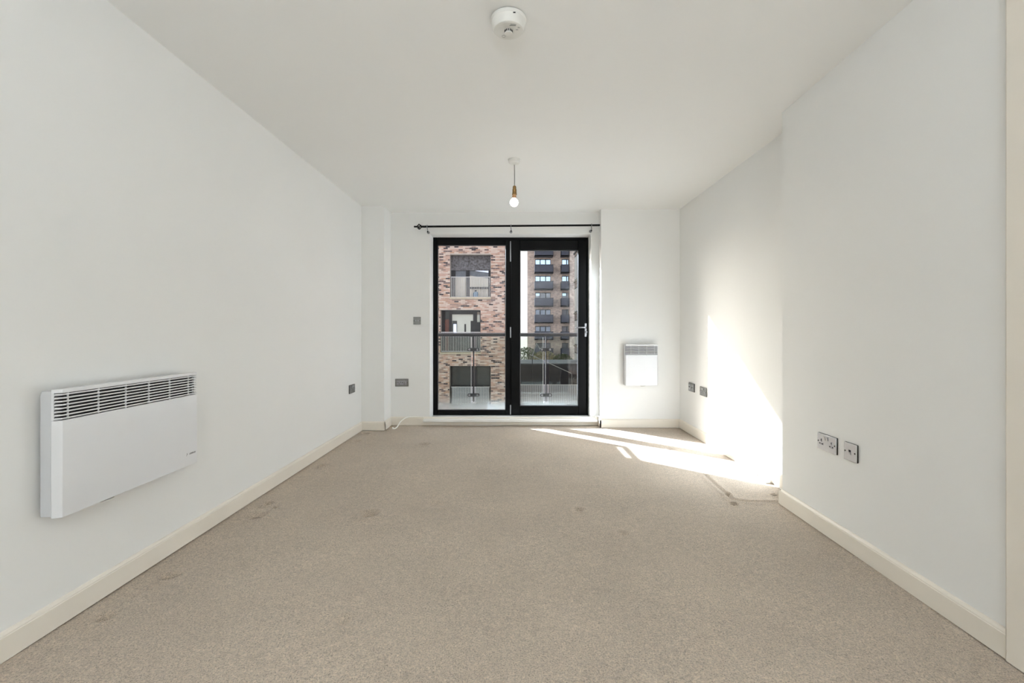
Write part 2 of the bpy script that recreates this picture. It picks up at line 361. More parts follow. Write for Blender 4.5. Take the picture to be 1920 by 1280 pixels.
MB().box(GR[0], GR[1], FY0+.024, FY0+.028, GR[2], GR[3]).build('pane', M['pane'], door)
for ya, yb in ((452, 490), (613, 633), (759, 777)):
    z1, z0 = at(957, ya, 5.31).z, at(957, yb, 5.31).z
    MB().box(-.074, -.060, 5.305, 5.322, z0, z1).build('hinge', M['silver'], door, bevel=.003)
# lever handle with key
mb = MB()
hx = at(1098, 600, 5.31).x
mb.box(hx-.012, hx+.012, 5.302, 5.32, at(0, 631, 5.3).z, at(0, 606, 5.3).z)
hz = at(0, 614, 5.28).z
mb.tube([(hx, 5.31, hz), (hx, 5.275, hz), (hx-.01, 5.262, hz), (hx-.05, 5.26, hz+.002), (hx-.11, 5.262, hz-.001), (hx-.124, 5.27, hz-.006)], [.011, .011, .010, .009, .008, .006])
mb.build('door_handle', M['silver'], door, bevel=.003)
MB().lathe([(.0001, 0), (.007, 0), (.007, .014), (.0001, .014)], 14, (hx, 5.29, hz-.05), 'y').build('lock_cylinder', M['silver'], door, smooth=True)
MB().box(hx-.002, hx+.014, 5.268, 5.29, hz-.058, hz-.042).build('key', M['silver'], door, bevel=.001)

# ------------------------------------------------------------------ balcony outside
YG = 6.4
dk = struct(MB().box(-1.6, 1.6, YO+.001, YG+.06, -.25, -.09), 'balcony_deck', M['deck'])
bal = thing('balcony_balustrade', 'steel and glass balustrade with round handrail outside the black balcony door', 'balustrade', (-.07, YG, -.09))
def loc(mb, par):                                           # shift a mesh into its parent's space
    p = par.location; mb.v = [(v[0]-p.x, v[1]-p.y, v[2]-p.z) for v in mb.v]; return mb
loc(MB().tube([(-1.55, YG, 1.010), (1.55, YG, 1.010)], .026, 20), bal).build('handrail', M['steel_dark'], bal, smooth=True)
for x0, x1 in ((-1.5, -.637), (-.572, .375), (.458, 1.5)):
    loc(MB().box(x0, x1, YG-.005, YG+.005, .0, .975), bal).build('glass_panel', M['balglass'], bal)
    if x1 < 1:
        loc(MB().box(x1, x1+.005, YG-.006, YG+.006, .0, .975), bal).build('lit_glass_edge', M['rail_pale'], bal)  # pale strip puts the sunlit glint of the glass edge into colour
for px in (888, 1023.5):
    x = (px-PX)*YG/F
    pm = MB().box(x-.008, x+.008, YG-.02, YG+.04, -.09, .99)
    p = loc(pm, bal).build('post', M['steel_dark'], bal, bevel=.002)
    for pz in (655, 740):
        z = at(0, pz, YG).z
        cm = MB(); cm.sweep([(.07*math.cos(a)*0+sx*.062+.023*math.cos(a), 0, .023*math.sin(a)) for sx, a in
                            [(1, PI*(-.5+k/8)) for k in range(9)]+[(-1, PI*(.5+k/8)) for k in range(9)]], (x, YG-.03, z), (x, YG+.015, z))
        loc(cm, bal).build('clamp', M['steel_dark'], p)
        for sx in (-1, 1):
            loc(MB().lathe([(.0001, 0), (.013, 0), (.015, .004), (.015, .008), (.0001, .008)], 14, (x+sx*.056, YG-.039, z), 'y'), bal).build('bolt', M['silver'], p, smooth=True)
    loc(MB().box(x-.045, x+.045, YG-.05, YG+.05, -.09, -.075).box(x-.03, x+.03, YG-.03, YG+.03, -.075, .07), bal).build('base_plate', M['alu'], p, bevel=.004)
    for sx in (-1, 1):
        for z in (.012, .045):
            loc(MB().lathe([(.0001, 0), (.008, 0), (.008, .01), (.0001, .01)], 8, (x+sx*.02, YG-.04, z), 'y'), bal).build('bolt', M['silver'], p)
sp_ = loc(MB().box(-1.215, -1.195, YO, 6.06, -.09, 1.29), bal).build('unseen_side_screen', M['steel_dark'], bal)  # unseen screen, inferred from and sized to cast the slanted floor shadow
sp_['label'] = 'unseen dark side screen sized for its floor shadow'
loc(MB().box(-1.22, -1.19, YO, 6.08, 1.318, 1.35).box(-1.22, -1.19, 6.03, 6.08, -.09, 1.35), bal).build('side_rail', M['steel_dark'], bal)

# ------------------------------------------------------------------ curtain pole
YCP = 5.055
pol = thing('curtain_pole', 'thin black curtain pole with a cage finial above the balcony door', 'curtain pole', (-.1, YCP, 2.22))
za, zb = at(0, 424.6, YCP).z, at(0, 422, YCP).z
xa, xb = at(800, 0, YCP).x, XNIB-.002
loc(MB().tube([(xa-.02, YCP, za), (xb, YCP, zb)], .0105, 12), pol).build('rod', M['iron'], pol, smooth=True)
fm = MB(); x0 = at(776, 0, YCP).x; zc = za-.001
fm.tube([(x0, YCP, zc), (x0+.004, YCP, zc), (x0+.012, YCP, zc), (x0+.04, YCP, zc)], [.004, .010, .009, .008], 12)
fm.tube([(xa-.065, YCP, zc), (xa-.055, YCP, zc), (xa-.01, YCP, zc)], [.008, .011, .011], 12)
ca, cb_ = x0+.038, xa-.06
for k in range(4):
    pts = []
    for i in range(13):
        t = i/12; a = k*PI/2+t*PI*.95+.5; r = .006+.022*math.sin(PI*t)
        pts.append((ca+(cb_-ca)*t, YCP+r*math.cos(a), zc+r*math.sin(a)))
    fm.tube(pts, .0052, 6)
loc(fm, pol).build('finial', M['iron'], pol, smooth=True)
for px in (801, 958, 1109):
    x = at(px, 0, YCP).x; z = za+(zb-za)*(x-xa)/(xb-xa)
    bm = MB(); bm.tube([(x+.013*0, YCP+.016*math.cos(a), z+.016*math.sin(a)) for a in np.linspace(0, 2*PI, 17)], .0035, 8)
    bm.tube([(x, YCP, z-.016), (x+.003, YCP+.01, z-.035), (x+.002, YCP+.03, z-.05), (x, YB-.004, z-.052)], .005, 8)
    bm.lathe([(.0001, 0), (.016, 0), (.016, .006), (.0001, .006)], 16, (x, YB-.007, z-.052), 'y')
    br = loc(bm, pol).build('bracket', M['silver'], pol, smooth=True)
    loc(MB().lathe([(.0001, 0), (.007, 0), (.007, .012), (.0001, .012)], 10, (x+.002, YCP+.008, z-.055), 'y'), pol).build('screw', M['iron'], br)

# ------------------------------------------------------------------ smoke alarm and pendant
sa = thing('smoke_alarm', 'round white smoke alarm with test button on the ceiling', 'smoke alarm', (-.033, 1.945, H))
MB().lathe([(.0001, 0), (.072, 0), (.072, -.005), (.0001, -.005)], 48).build('base', M['flex'], sa, smooth=True)
MB().lathe([(.0001, -.005), (.076, -.005), (.077, -.009), (.076, -.014), (.072, -.018), (.071, -.030), (.070, -.033), (.068, -.045), (.062, -.052), (.052, -.0535), (.050, -.0525), (.0001, -.0525)], 56).build('cover', M['plastic'], sa, smooth=True)
MB().lathe([(.0001, -.052), (.0165, -.052), (.0165, -.063), (.015, -.066), (.0001, -.066)], 28).build('test_button', M['plastic'], sa, smooth=True)
for k in range(7):
    a = PI*(1.08+k*.14)
    MB().box(-.002, .002, -.001, .001, -.004, .004).build('button_rib', M['hole'], sa).matrix_local = Matrix.Translation((.0168*math.cos(a), .0168*math.sin(a), -.058)) @ Matrix.Rotation(a+PI/2, 4, 'Z')
for x, y, wx, wy in ((.018, -.034, .026, .004), (.021, -.042, .024, .0035), (.044, -.022, .010, .003), (.036, -.008, .010, .003)):
    MB().box(x-wx/2, x+wx/2, y-wy/2, y+wy/2, -.0545, -.0515).build('vent_slot', M['plastic_grey'], sa)
MB().tube([(-.022+.0075*math.cos(a), .036+.0075*math.sin(a), -.0535) for a in np.linspace(0, 2*PI, 17)], .0008, 6).build('emblem_ring', M['plastic_grey'], sa)
MB().box(.020, .030, -.0705, -.069, -.025, -.021).build('indicator', M['hole'], sa)

pe = thing('pendant_lamp', 'bare lit bulb hanging in a brass holder from a white ceiling rose', 'lamp', (-.015, 3.55, H))
MB().lathe([(.0001, 0), (.047, 0), (.047, -.010), (.043, -.012), (.042, -.026), (.034, -.033), (.012, -.034), (.008, -.040), (.0001, -.040)], 40).build('ceiling_rose', M['plastic'], pe, smooth=True)
MB().tube([(0, 0, -.03), (.0015, 0, -.1), (.0015, 0, -.21)], .0038, 10).build('flex', M['flex'], pe, smooth=True)
MB().lathe([(.0001, -.205), (.009, -.205), (.013, -.212), (.014, -.232), (.0165, -.234), (.0165, -.239), (.0155, -.241), (.017, -.266), (.019, -.268), (.019, -.274), (.016, -.276), (.0001, -.276)], 28, (.001, 0, 0)).build('lamp_holder', M['brass'], pe, smooth=True)
MB().lathe([(.0001, -.276), (.0155, -.276), (.0155, -.284), (.0165, -.287), (.0155, -.290), (.0165, -.294), (.0155, -.297), (.0158, -.302), (.0001, -.302)], 24, (-.001, 0, 0)).build('bulb_cap', M['cap'], pe, smooth=True)
R = .0325
pr = [(.0001, -.300), (.0150, -.300)]+[(R*math.sin(a), -.334+R*math.cos(a)) for a in np.linspace(.52, PI-.02, 18)]+[(.0001, -.334-R)]
MB().lathe(pr, 32, (-.002, 0, 0)).build('bulb', M['bulb'], pe, smooth=True)

# ------------------------------------------------------------------ convector heaters (local: x along wall, -y out of wall)
def text_mesh(body, size, name, m, parent, mtx, shear=0):
    cu = bpy.data.curves.new(name, 'FONT'); cu.body = body; cu.size = size; cu.extrude = .0003; cu.align_x = 'RIGHT'; cu.shear = shear
    o = bpy.data.objects.new(name, cu); C.objects.link(o); dg = bpy.context.evaluated_depsgraph_get()
    me = bpy.data.meshes.new_from_object(o.evaluated_get(dg)); bpy.data.objects.remove(o)
    me.materials.clear(); me.materials.append(m); o = bpy.data.objects.new(name, me); C.objects.link(o); o.parent = parent; o.matrix_local = mtx; return o
def heater(label, W, Hh, loc_, rotz, slats, ribs, gh, logo):
    t = thing('convector_heater', label, 'heater', loc_, rotz)
    G, D1, D2 = .014, .052, .083
    mb = MB(); hw = W/2
    mb.sweep([(0, -G, .004), (0, -D1, .004), (0, -D1, Hh-.006), (0, -G-.006, Hh-.006), (0, -G, Hh-.022)], (-hw+.002, 0, 0), (hw-.002, 0, 0))
    mb.build('casing', M['white_shaded'], t, bevel=.002)
    for sx in (-1, 1): MB().box(sx*hw*.6-.015, sx*hw*.6+.015, -G, 0, .06, Hh-.08).build('wall_bracket', M['white_shaded'], t)
    bz = Hh-gh                                              # bottom of the grille
    mb = MB(); e = .011                                     # front cover: shallow tray with splayed sides
    pf = [(-hw, -D1-.002), (-hw+.002, -D1-.012), (-hw+e, -D2), (hw-e, -D2), (hw-.002, -D1-.012), (hw, -D1-.002)]
    mb.prism(pf, 0, bz)
    mb.build('front_panel', M['white_metal'], t, bevel=.0015)
    mb = MB(); mb.prism(pf, Hh-.013, Hh)
    for q_ in (-1, 1): mb.prism([(q_*hw, -D1-.002), (q_*(hw-.001), -D1-.010), (q_*(hw-.004), -D1-.010), (q_*(hw-.004), -D1-.002)], bz, Hh-.013)
    gr = mb.build('grille', M['white_metal'], t, bevel=.001)
    MB().box(-hw+.008, hw-.008, -D1-.004, -D1+.002, bz-.01, Hh-.012).build('vent_shade_element', M['inner'], t)  # dark sheet hints at the element and paints the shade behind the slats
    st = (gh-.013)/slats; me0 = None
    for k in range(slats):
        z = bz+st*(k+.5)
        if me0 is None:
            sv = []
            for x, yf_, in ((-hw+.003, -D1-.012), (-hw+.0115, -D2+.001), (hw-.0115, -D2+.001), (hw-.003, -D1-.012)):
                sv += [(x, yf_, .0035), (x, yf_, -.001), (x, -D1-.006, -.0065), (x, -D1-.006, -.0045)]
            sf = [(0, 1, 2, 3), (15, 14, 13, 12)]+[(4*i+j, 4*i+(j+1) % 4, 4*i+4+(j+1) % 4, 4*i+4+j) for i in range(3) for j in range(4)]
            o = MB().add(sv, sf).build('slat', M['white_metal'], gr)
            me0 = o.data
        else:
            o = bpy.data.objects.new('slat', me0); C.objects.link(o); o.parent = gr
        o.location = (0, 0, z)
    for x in ribs:
        MB().box(x-.0011, x+.0011, -D2+.0025, -D2+.008, bz, Hh-.013).build('grille_bar', M['white_metal'], gr)
    MB().lathe([(.0001, 0), (.026, 0), (.024, -.006), (.014, -.010), (.0001, -.011)], 28, (.018 if not logo else -.144, -.062, -.003)).build('thermostat_dial', M['plastic'], t, smooth=True)
    if logo:
        mt = Matrix.Translation((hw-.022, -D2-.0002, .052)) @ Matrix.Rotation(PI/2, 4, 'X')
        text_mesh('DIMPLEX', .0105, 'logo_text', M['hole'], t, mt, .2)
        MB().tube([(hw-.083, -D2-.0004, .050), (hw-.079, -D2-.0004, .056), (hw-.075, -D2-.0004, .059)], .0006, 5).tube([(hw-.081, -D2-.0004, .062), (hw-.077, -D2-.0004, .056)], .0006, 5).build('logo_mark', M['hole'], t)
    return t
lc = (1.566+2.250)/2
heater('wide white convector heater on the left wall', .686, .444, (XL, lc, .418), PI/2, 8, [z-lc for z in (1.600, 1.717, 1.837, 1.952, 2.069, 2.187)], .108, True)
heater('small white convector heater on the far wall right of the balcony door', .362, .445, (1.3545, YN, .473), 0, 7, (-.115, -.03, .055, .14), .113, False)

# ------------------------------------------------------------------ switches and sockets
def plate(name, label, cat, loc_, rotz, w_, kind, m, rim, group=None):
    t = thing(name, label, cat, loc_, rotz, group); h_ = .086; hw, hh = w_/2, h_/2
    MB().box(-hw, hw, -.0075, 0, -hh, hh).build('backplate', rim, t, bevel=.003)
    MB().box(-hw+.0012, hw-.0012, -.0115, -.0065, -hh+.0012, hh-.0012).build('faceplate', m, t, bevel=.0016)
    Y = -.0116
    for sx in (-1, 1):
        sxx = hw-.010
        MB().lathe([(.0001, 0), (.0042, 0), (.0036, -.0012), (.0001, -.0012)], 14, (sx*sxx, Y, 0), 'y').build('screw', M['chrome_edge'], t)
    def outlet(cx):
        ins = MB().box(cx-.0055, cx+.0055, Y-.001, Y+.001, -.002, .016).box(cx-.016, cx+.016, Y-.001, Y+.001, -.017, -.004).build('socket_insert', M['insert'], t, bevel=.0008)
        for dx, dz, a, c in ((0, .008, .0022, .0045), (-.011, -.0105, .0036, .0028), (.011, -.0105, .0036, .0028)):
            MB().box(cx+dx-a, cx+dx+a, Y-.0018, Y, dz-c, dz+c).build('pin_hole', M['hole'], ins)
    def rocker(cx, cz, a=.0075, c=.010, mm=None):
        MB().sweep([(0, Y, -c), (0, Y-.004, -c), (0, Y-.008, c*.9), (0, Y, c)], (cx-a, 0, cz), (cx+a, 0, cz)).build('rocker_switch', mm or M['alu'], t, bevel=.0008)
    if kind == 'double':
        outlet(-.040); outlet(.040); rocker(-.009, .024); rocker(.009, .024)
    elif kind == 'spur':
        rocker(-.012, .0, .007, .009)
        MB().box(.006, .026, Y-.002, Y, -.009, .009).build('fuse_carrier', M['insert'], t, bevel=.001)
    elif kind == 'media':
        for cx in (-.037, .037):
            MB().box(cx-.024, cx+.024, Y-.0018, Y, -.026, .026).build('module', M['alu'], t, bevel=.001)
            MB().lathe([(.0001, 0), (.007, 0), (.007, -.006), (.004, -.006), (.004, -.003), (.0001, -.003)], 16, (cx, Y-.0016, .004), 'y').build('aerial_jack', M['brushed'], t)
    elif kind == 'data':
        j = MB().box(-.0085, .0085, Y-.001, Y+.001, -.012, .012).build('jack_insert', M['insert'], t)
        MB().box(-.0065, .0065, Y-.0018, Y, .001, .010).build('port', M['hole'], j)
        MB().box(-.0055, .0055, Y-.002, Y, -.009, -.001).build('port_shutter', M['alu'], j)
    elif kind == 'shaver':
        ins = MB().box(-.056, .056, Y-.001, Y+.001, -.026, .022).build('socket_insert', M['insert'], t, bevel=.001)
        for dx, dz, a, c in ((-.040, .002, .004, .004), (-.014, .004, .004, .004), (-.027, -.014, .005, .003), (.008, .0, .004, .005), (.030, -.014, .009, .002)):
            MB().box(dx-a, dx+a, Y-.0018, Y, dz-c, dz+c).build('pin_hole', M['hole'], ins)
        rocker(.030, .006, .008, .008, M['brushed'])
    return t
Z0 = .483
an = -PI/2+.0253*0
plate('double_socket', 'polished double power socket on the near right wall', 'socket', (xn(2.357), 2.357, Z0), -PI/2-.0253, .148, 'double', M['chrome'], M['chrome_edge'])
plate('data_outlet', 'polished single data outlet on the near right wall beside the double socket', 'socket', (xn(2.184), 2.184, Z0), -PI/2-.0253, .086, 'data', M['chrome'], M['chrome_edge'])
plate('double_socket', 'brushed double socket on the sunlit right wall, beside the patch of sun', 'socket', (XR, 4.358, Z0), -PI/2, .146, 'double', M['brushed'], M['chrome_edge'])
plate('media_outlet', 'brushed two-module outlet on the sunlit right wall, nearest the far corner', 'socket', (XR, 4.647, .4875), -PI/2, .148, 'media', M['brushed'], M['chrome_edge'])
plate('double_socket', 'brushed double socket on the left wall near the pier', 'socket', (XL, 4.566, Z0), PI/2, .146, 'double', M['brushed'], M['chrome_edge'])
plate('double_socket', 'brushed double socket on the back wall left of the window, low down', 'socket', (-1.290, YB, .482), 0, .150, 'shaver', M['brushed'], M['chrome_edge'])
plate('spur_switch', 'square brushed switch plate on the back wall left of the window', 'switch', (-1.118, YB, 1.179), 0, .084, 'spur', M['brushed'], M['chrome_edge'])

# ------------------------------------------------------------------ cables
def cable(name, label, pts, r, m=None):
    P = [Vector(p) for p in pts]; Q = []
    for i in range(len(P)-1):
        p0, p1, p2, p3 = P[max(i-1, 0)], P[i], P[i+1], P[min(i+2, len(P)-1)]
        for k in range(6):
            t = k/6; Q.append(.5*((2*p1)+(p2-p0)*t+(2*p0-5*p1+4*p2-p3)*t*t+(3*p1-p0-3*p2+p3)*t**3))
    Q.append(P[-1]); o = MB().tube(Q, r, 8).build(name, m or M['cable'], None, smooth=True); tag(o, label, 'cable'); return o
ys = YB-.012
cable('cable', 'white cable looping from the skirting to the carpet in the left far corner',
      [(-1.04, ys, .098), (-1.10, ys, .098), (-1.17, ys, .097), (-1.21, 5.105, .096), (-1.25, 5.08, .085), (-1.285, 5.03, .055), (-1.30, 4.99, .02), (-1.315, 4.95, .005), (-1.335, 4.93, .006), (-1.345, 4.96, .012)], .006)
cable('cable', 'white cable at the right end of the window sill',
      [(.79, 5.045, WZ0+.004), (.84, 5.06, WZ0+.005), (.875, 5.10, WZ0+.006), (.89, 5.105, .105), (.905, 5.09, .108), (.922, 5.06, .112), (.918, 5.03, .104)], .0045)
p1 = at(1396, 857, 3.52)
cable('cable', 'white cable trailing down the sunlit skirting to the floor box',
      [(XR-.022, 3.56, .098), (XR-.022, 3.50, .075), (XR-.03, 3.42, .035), (XR-.045, 3.36, .008), (XR-.07, 3.30, .006), (XR-.06, 3.255, .008)], .004)
jb = thing('junction_box', 'small white cable box on the carpet in the patch of sun', 'box', (1.745, 3.215, 0), .25)
MB().box(-.022, .022, -.045, .045, .003, .026).build('body', M['plastic'], jb, bevel=.003)
MB().box(-.020, .020, -.043, .043, .026, .030).build('lid', M['plastic'], jb, bevel=.002)
MB().tube([(0, .045, .012), (-.004, .06, .010)], .006, 8).build('cable_gland', M['plastic'], jb)
cable('cable', 'short white cable lying on the sunlit carpet left of the floor box',
      [(1.71, 3.27, .006), (1.69, 3.31, .006), (1.66, 3.34, .006), (1.625, 3.385, .006)], .004)

# ------------------------------------------------------------------ outside: ground and buildings
GZ = -6.0
struct(MB().box(-120, 120, YO+.1, 260, GZ-.3, GZ), 'ground', M['asphalt'])

# brick block opposite, left
D = 23.7
def ax(px): return (px-PX)*D/F
def az(py): return CH-(py-PY)*D/F
bl = thing('brick_apartment_block', 'pale red brick block with three recessed windows seen through the fixed pane', 'building', (-6, D, GZ))
BX0, BX1, BT = -12, -.25, 22.0
holes = [(ax(844), ax(920), az(557), az(477)), (ax(826), ax(901), az(660), az(581)), (ax(843), ax(920), az(766), az(686))]
def walls(mb, x0, x1, z0, z1, hs_, y0, y1):
    zs = sorted({z0, z1}|{h[2] for h in hs_}|{h[3] for h in hs_})
    for a, c in zip(zs, zs[1:]):
        row = sorted([h for h in hs_ if h[2] < (a+c)/2 < h[3]]); x = x0
        for h in row: mb.box(x, h[0], y0, y1, a, c); x = h[1]
        mb.box(x, x1, y0, y1, a, c)
    return mb
wm = walls(MB(), BX0, BX1, GZ, BT, holes, D, D+.6); wm.box(BX0, BX1, D+.6, 60, GZ, BT)
loc(wm, bl).build('wall', M['mortar'], bl)
bm = MB(); cz = GZ; row = 0
while cz < 9:
    x = BX0+(.1125 if row % 2 else 0)
    while x < BX1-.1:
        segs = [(x, min(x+.215, BX1))]
        for h in holes:
            if h[2]-.10 < cz+.060 and cz < h[3]+.0:
                segs = [q for a_, c_ in segs for q in ((a_, min(c_, h[0]-.005)), (max(a_, h[1]+.005), c_)) if q[1]-q[0] > .03] if any(a_ < h[1] and c_ > h[0] for a_, c_ in segs) else segs
        for a_, c_ in segs: bm.box(a_, c_, D-.014-random.random()*.006, D+.01, cz, cz+.063)
        x += .225
    cz += .075; row += 1
loc(bm, bl).build('brickwork', M['bricks'], bl, kind='stuff')
for i, h in enumerate(holes):
    sm = MB().box(h[0]-.03, h[1]+.03, D-.09, D+.45, h[2]-.10, h[2]); loc(sm, bl).build('sill', M['stone'], bl)
    yf = D+.38
    fm = MB(); t_ = .07
    fm.box(h[0], h[1], yf, yf+.08, h[3]-t_, h[3]); fm.box(h[0], h[1], yf, yf+.08, h[2], h[2]+t_); fm.box(h[0], h[0]+t_, yf, yf+.08, h[2], h[3]); fm.box(h[1]-t_, h[1], yf, yf+.08, h[2], h[3])
    def bar(x0, x1, y0, y1): fm.box(ax(x0), ax(x1), yf-.01, yf+.09, az(y1), az(y0))
    if i == 0: bar(844, 852, 503, 558); bar(872, 879, 496, 558); bar(915, 920, 503, 558); bar(879, 915, 536.5, 540)
    if i == 1: bar(826, 832, 581, 660); bar(840, 845.5, 581, 660); bar(886, 893, 581, 660); bar(845, 886, 581, 588.5); bar(893, 901, 604, 660); bar(899, 901, 581, 660)
    if i == 2: bar(884, 893, 686, 766); bar(843, 920, 723.5, 726)
    wn = loc(fm, bl).build('window', M['darkframe'], bl)
    def pn(x0, x1, y0, y1, m, name='pane', dy=.05, parent=None):
        return loc(MB().box(ax(x0), ax(x1), yf+dy, yf+dy+.01, az(y1), az(y0)), bl).build(name, m, parent or wn)
    if i == 0:
        pn(844, 920, 477, 505, M['screen'], 'perforated_screen', -.03)
        pn(850, 873, 505, 518, M['bluegrey'], 'reflected_roof')  # blue-grey pieces here draw a roof reflected in the glass
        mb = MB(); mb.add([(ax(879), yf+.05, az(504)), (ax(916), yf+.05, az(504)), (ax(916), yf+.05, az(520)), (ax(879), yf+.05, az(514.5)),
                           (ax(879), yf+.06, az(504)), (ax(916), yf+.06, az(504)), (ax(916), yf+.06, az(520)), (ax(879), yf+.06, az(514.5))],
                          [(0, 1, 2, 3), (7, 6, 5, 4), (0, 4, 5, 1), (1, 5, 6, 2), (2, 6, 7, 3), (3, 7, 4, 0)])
        loc(mb, bl).build('reflected_roof', M['bluegrey'], wn)
        mb = MB(); mb.add([(ax(887), yf+.035, az(505)), (ax(916), yf+.035, az(505)), (ax(916), yf+.035, az(509.5)), (ax(887), yf+.045, az(505)), (ax(916), yf+.045, az(505)), (ax(916), yf+.045, az(509.5))],
                          [(0, 1, 2), (5, 4, 3), (0, 3, 4, 1), (1, 4, 5, 2), (2, 5, 3, 0)])
        loc(mb, bl).build('reflected_sky_strip', M['skypane'], wn)  # sliver of reflected sky drawn as a solid piece
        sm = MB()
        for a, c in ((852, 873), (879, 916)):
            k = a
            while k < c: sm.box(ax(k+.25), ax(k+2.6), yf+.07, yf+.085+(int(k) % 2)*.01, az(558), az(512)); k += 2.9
        loc(sm, bl).build('reflected_cream_ribs', M['cream_reflect'], wn, kind='stuff')  # cream ribs draw the reflection of a ribbed building
    if i == 1:
        pn(832, 840, 598, 660, M['redbrown'], 'door_leaf'); pn(832, 840, 583, 598, M['tealdark'])
        pn(845, 887, 588, 660, M['pale_reflect']); pn(893, 900, 589, 603, M['pale_reflect'])  # pale pieces paint a reflection in the glass
        pn(846, 855, 601, 660, M['tealdark'], 'reflected_dark_shape', .03); pn(848, 854, 607, 660, M['skypane'], 'reflected_blue_shape', .02)  # shapes within the painted reflection, built as flat pieces
        pn(881, 887, 601, 660, M['darkframe'], 'reflected_dark_shape', .03); pn(869, 872, 607, 622, M['darkframe'], 'bracket', .03)  # more dark shapes of the same painted reflection, the bracket included
        pn(845, 901, 626, 660, M['tealdark'], 'lower_glazing', .015)
    if i == 2:
        pn(845, 884, 688, 724, M['tealdark']); pn(893, 918, 688, 724, M['tealdark'])
    rm = MB(); ra, rb, ya, yb = ((845, 919, 518.5, 557), (827, 900, 622, 659), (846, 918, 725, 766))[i]
    k = ra+1.5
    while k < rb: rm.box(ax(k-.35), ax(k+.35), D+.03, D+.045, az(yb), az(ya)); k += 3.1
    rm.box(ax(ra), ax(rb), D+.02, D+.055, az(ya+1), az(ya)); rm.box(ax(ra), ax(rb), D+.02, D+.055, az(yb), az(yb-1))
    loc(rm, bl).build('railing', M['rail_pale'], bl)
    if i == 2: loc(MB().box(ax(847), ax(917), D+.06, D+.07, az(766), az(726)), bl).build('screen_sheet', M['sheet'], bl)
bt = thing('gas_bottle', 'small blue bottle with a dark cap standing in the top brick block window', 'bottle', (ax(891.5), D+.215, holes[0][2]+.002))
MB().lathe([(.0001, 0), (.12, 0), (.13, .04), (.13, .20), (.11, .27), (.05, .31), (.0001, .31)], 20).build('body', M['bluething'], bt, smooth=True)
MB().lathe([(.0001, .31), (.05, .31), (.05, .38), (.0001, .38)], 14).build('cap', M['hole'], bt, smooth=True)

# far brown tower with balconies
D2 = 79.0
def tx(px): return (px-PX)*D2/F
def tz(py): return CH-(py-PY)*D2/F
tw = thing('brick_tower', 'tall brown brick tower with stacked charcoal balconies seen through the balcony door', 'building', (5, D2, GZ))
tops = [485.6-31.4+31.4*k for k in range(8)]
th = []
for y in tops: th += [(tx(1003.5), tx(1032.5), tz(y+18), tz(y)), (tx(1053.5), tx(1066), tz(y+18), tz(y))]
wm = walls(MB(), tx(989), tx(1067.5), GZ, 19.5, th, D2, D2+.5); wm.box(tx(989), tx(1067.5), D2+.5, D2+14, GZ, 19.5)
loc(wm, tw).build('wall', M['tower'], tw)
lp = loc(MB().box(tx(1067.5), tx(1078.5), D2-.5, D2+12, GZ, 19.5), tw).build('end_wall', M['towerlight'], tw); lp['label'] = 'paler brick end of the tower'
for k, y in enumerate(tops):
    for c, (x0, x1) in enumerate(((1003.5, 1032.5), (1053.5, 1066))):
        z0, z1 = tz(y+18), tz(y); yf = D2+.15; fm = MB(); t_ = .12
        fm.box(tx(x0), tx(x1), yf, yf+.1, z1-t_, z1); fm.box(tx(x0), tx(x1), yf, yf+.1, z0, z0+t_)
        cuts = (x0, 1012.7, 1023, x1) if c == 0 else (x0, 1062.5, x1)
        for q in cuts: fm.box(max(tx(q)-.07, tx(x0)), min(tx(q)+.09, tx(x1)), yf, yf+.1, z0, z1)
        wn = loc(fm, tw).build('window', M['darkframe'], tw)
        for j, (a, bq) in enumerate(zip(cuts, cuts[1:])):
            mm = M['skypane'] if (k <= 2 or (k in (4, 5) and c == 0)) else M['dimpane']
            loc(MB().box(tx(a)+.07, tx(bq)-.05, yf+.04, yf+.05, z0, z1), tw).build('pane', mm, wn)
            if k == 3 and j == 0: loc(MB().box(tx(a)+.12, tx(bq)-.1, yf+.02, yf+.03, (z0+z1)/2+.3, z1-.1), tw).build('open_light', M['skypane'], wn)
        b0, b1 = ((1002.6, 1037.5), (1052.3, 1067.3))[c]
        DB = D2-1.5; s_ = D2/DB
        bx0, bx1 = (b0-PX)*DB/F, (b1-PX)*DB/F; t1, t0 = CH-(y+10.5-PY)*DB/F, CH-(y+26-PY)*DB/F
        bb = MB().box(bx0, bx1, DB, DB+.06, t0, t1).box(bx0, bx0+.06, DB, D2, t0, t1).box(bx1-.06, bx1, DB, D2, t0, t1).box(bx0, bx1, DB, D2, t0, t0+.2)
        bo = loc(bb, tw).build('balcony', M['balc'], tw)
        loc(MB().box(bx0-.03, bx1+.03, DB-.04, DB+.09, t1, t1+.06), tw).build('top_rail', M['darkframe'], bo)

# cream building between the two
cb2 = thing('cream_building', 'narrow slice of a cream building with slit windows left of the brown tower', 'building', (1.5, 82, GZ))
A = Vector((tx(989)-.02, D2+.2, 0)); B = Vector(((970-PX)*88/F, 88, 0)); dv = (B-A); nv = Vector((dv.y, -dv.x, 0)).normalized()
A2, B2 = A-nv*6, B-nv*6
loc(MB().prism([(A.x, A.y), (A2.x, A2.y+6), (B2.x, B2.y), (B.x, B.y)], GZ, 17.5), cb2).build('wall', M['cream'], cb2)
for k in range(8):
    zt = tz(487-31+30.6*k)
    for t0_, t1_ in ((.12, .22), (.33, .44), (.62, .72)):
        p, q = A+dv*t0_, A+dv*t1_
        loc(MB().prism([(p.x+nv.x*.06, p.y+nv.y*.06), (q.x+nv.x*.06, q.y+nv.y*.06), (q.x-nv.x*.1, q.y-nv.y*.1), (p.x-nv.x*.1, p.y-nv.y*.1)], zt-2.15, zt), cb2).build('window', M['dimpane'], cb2)

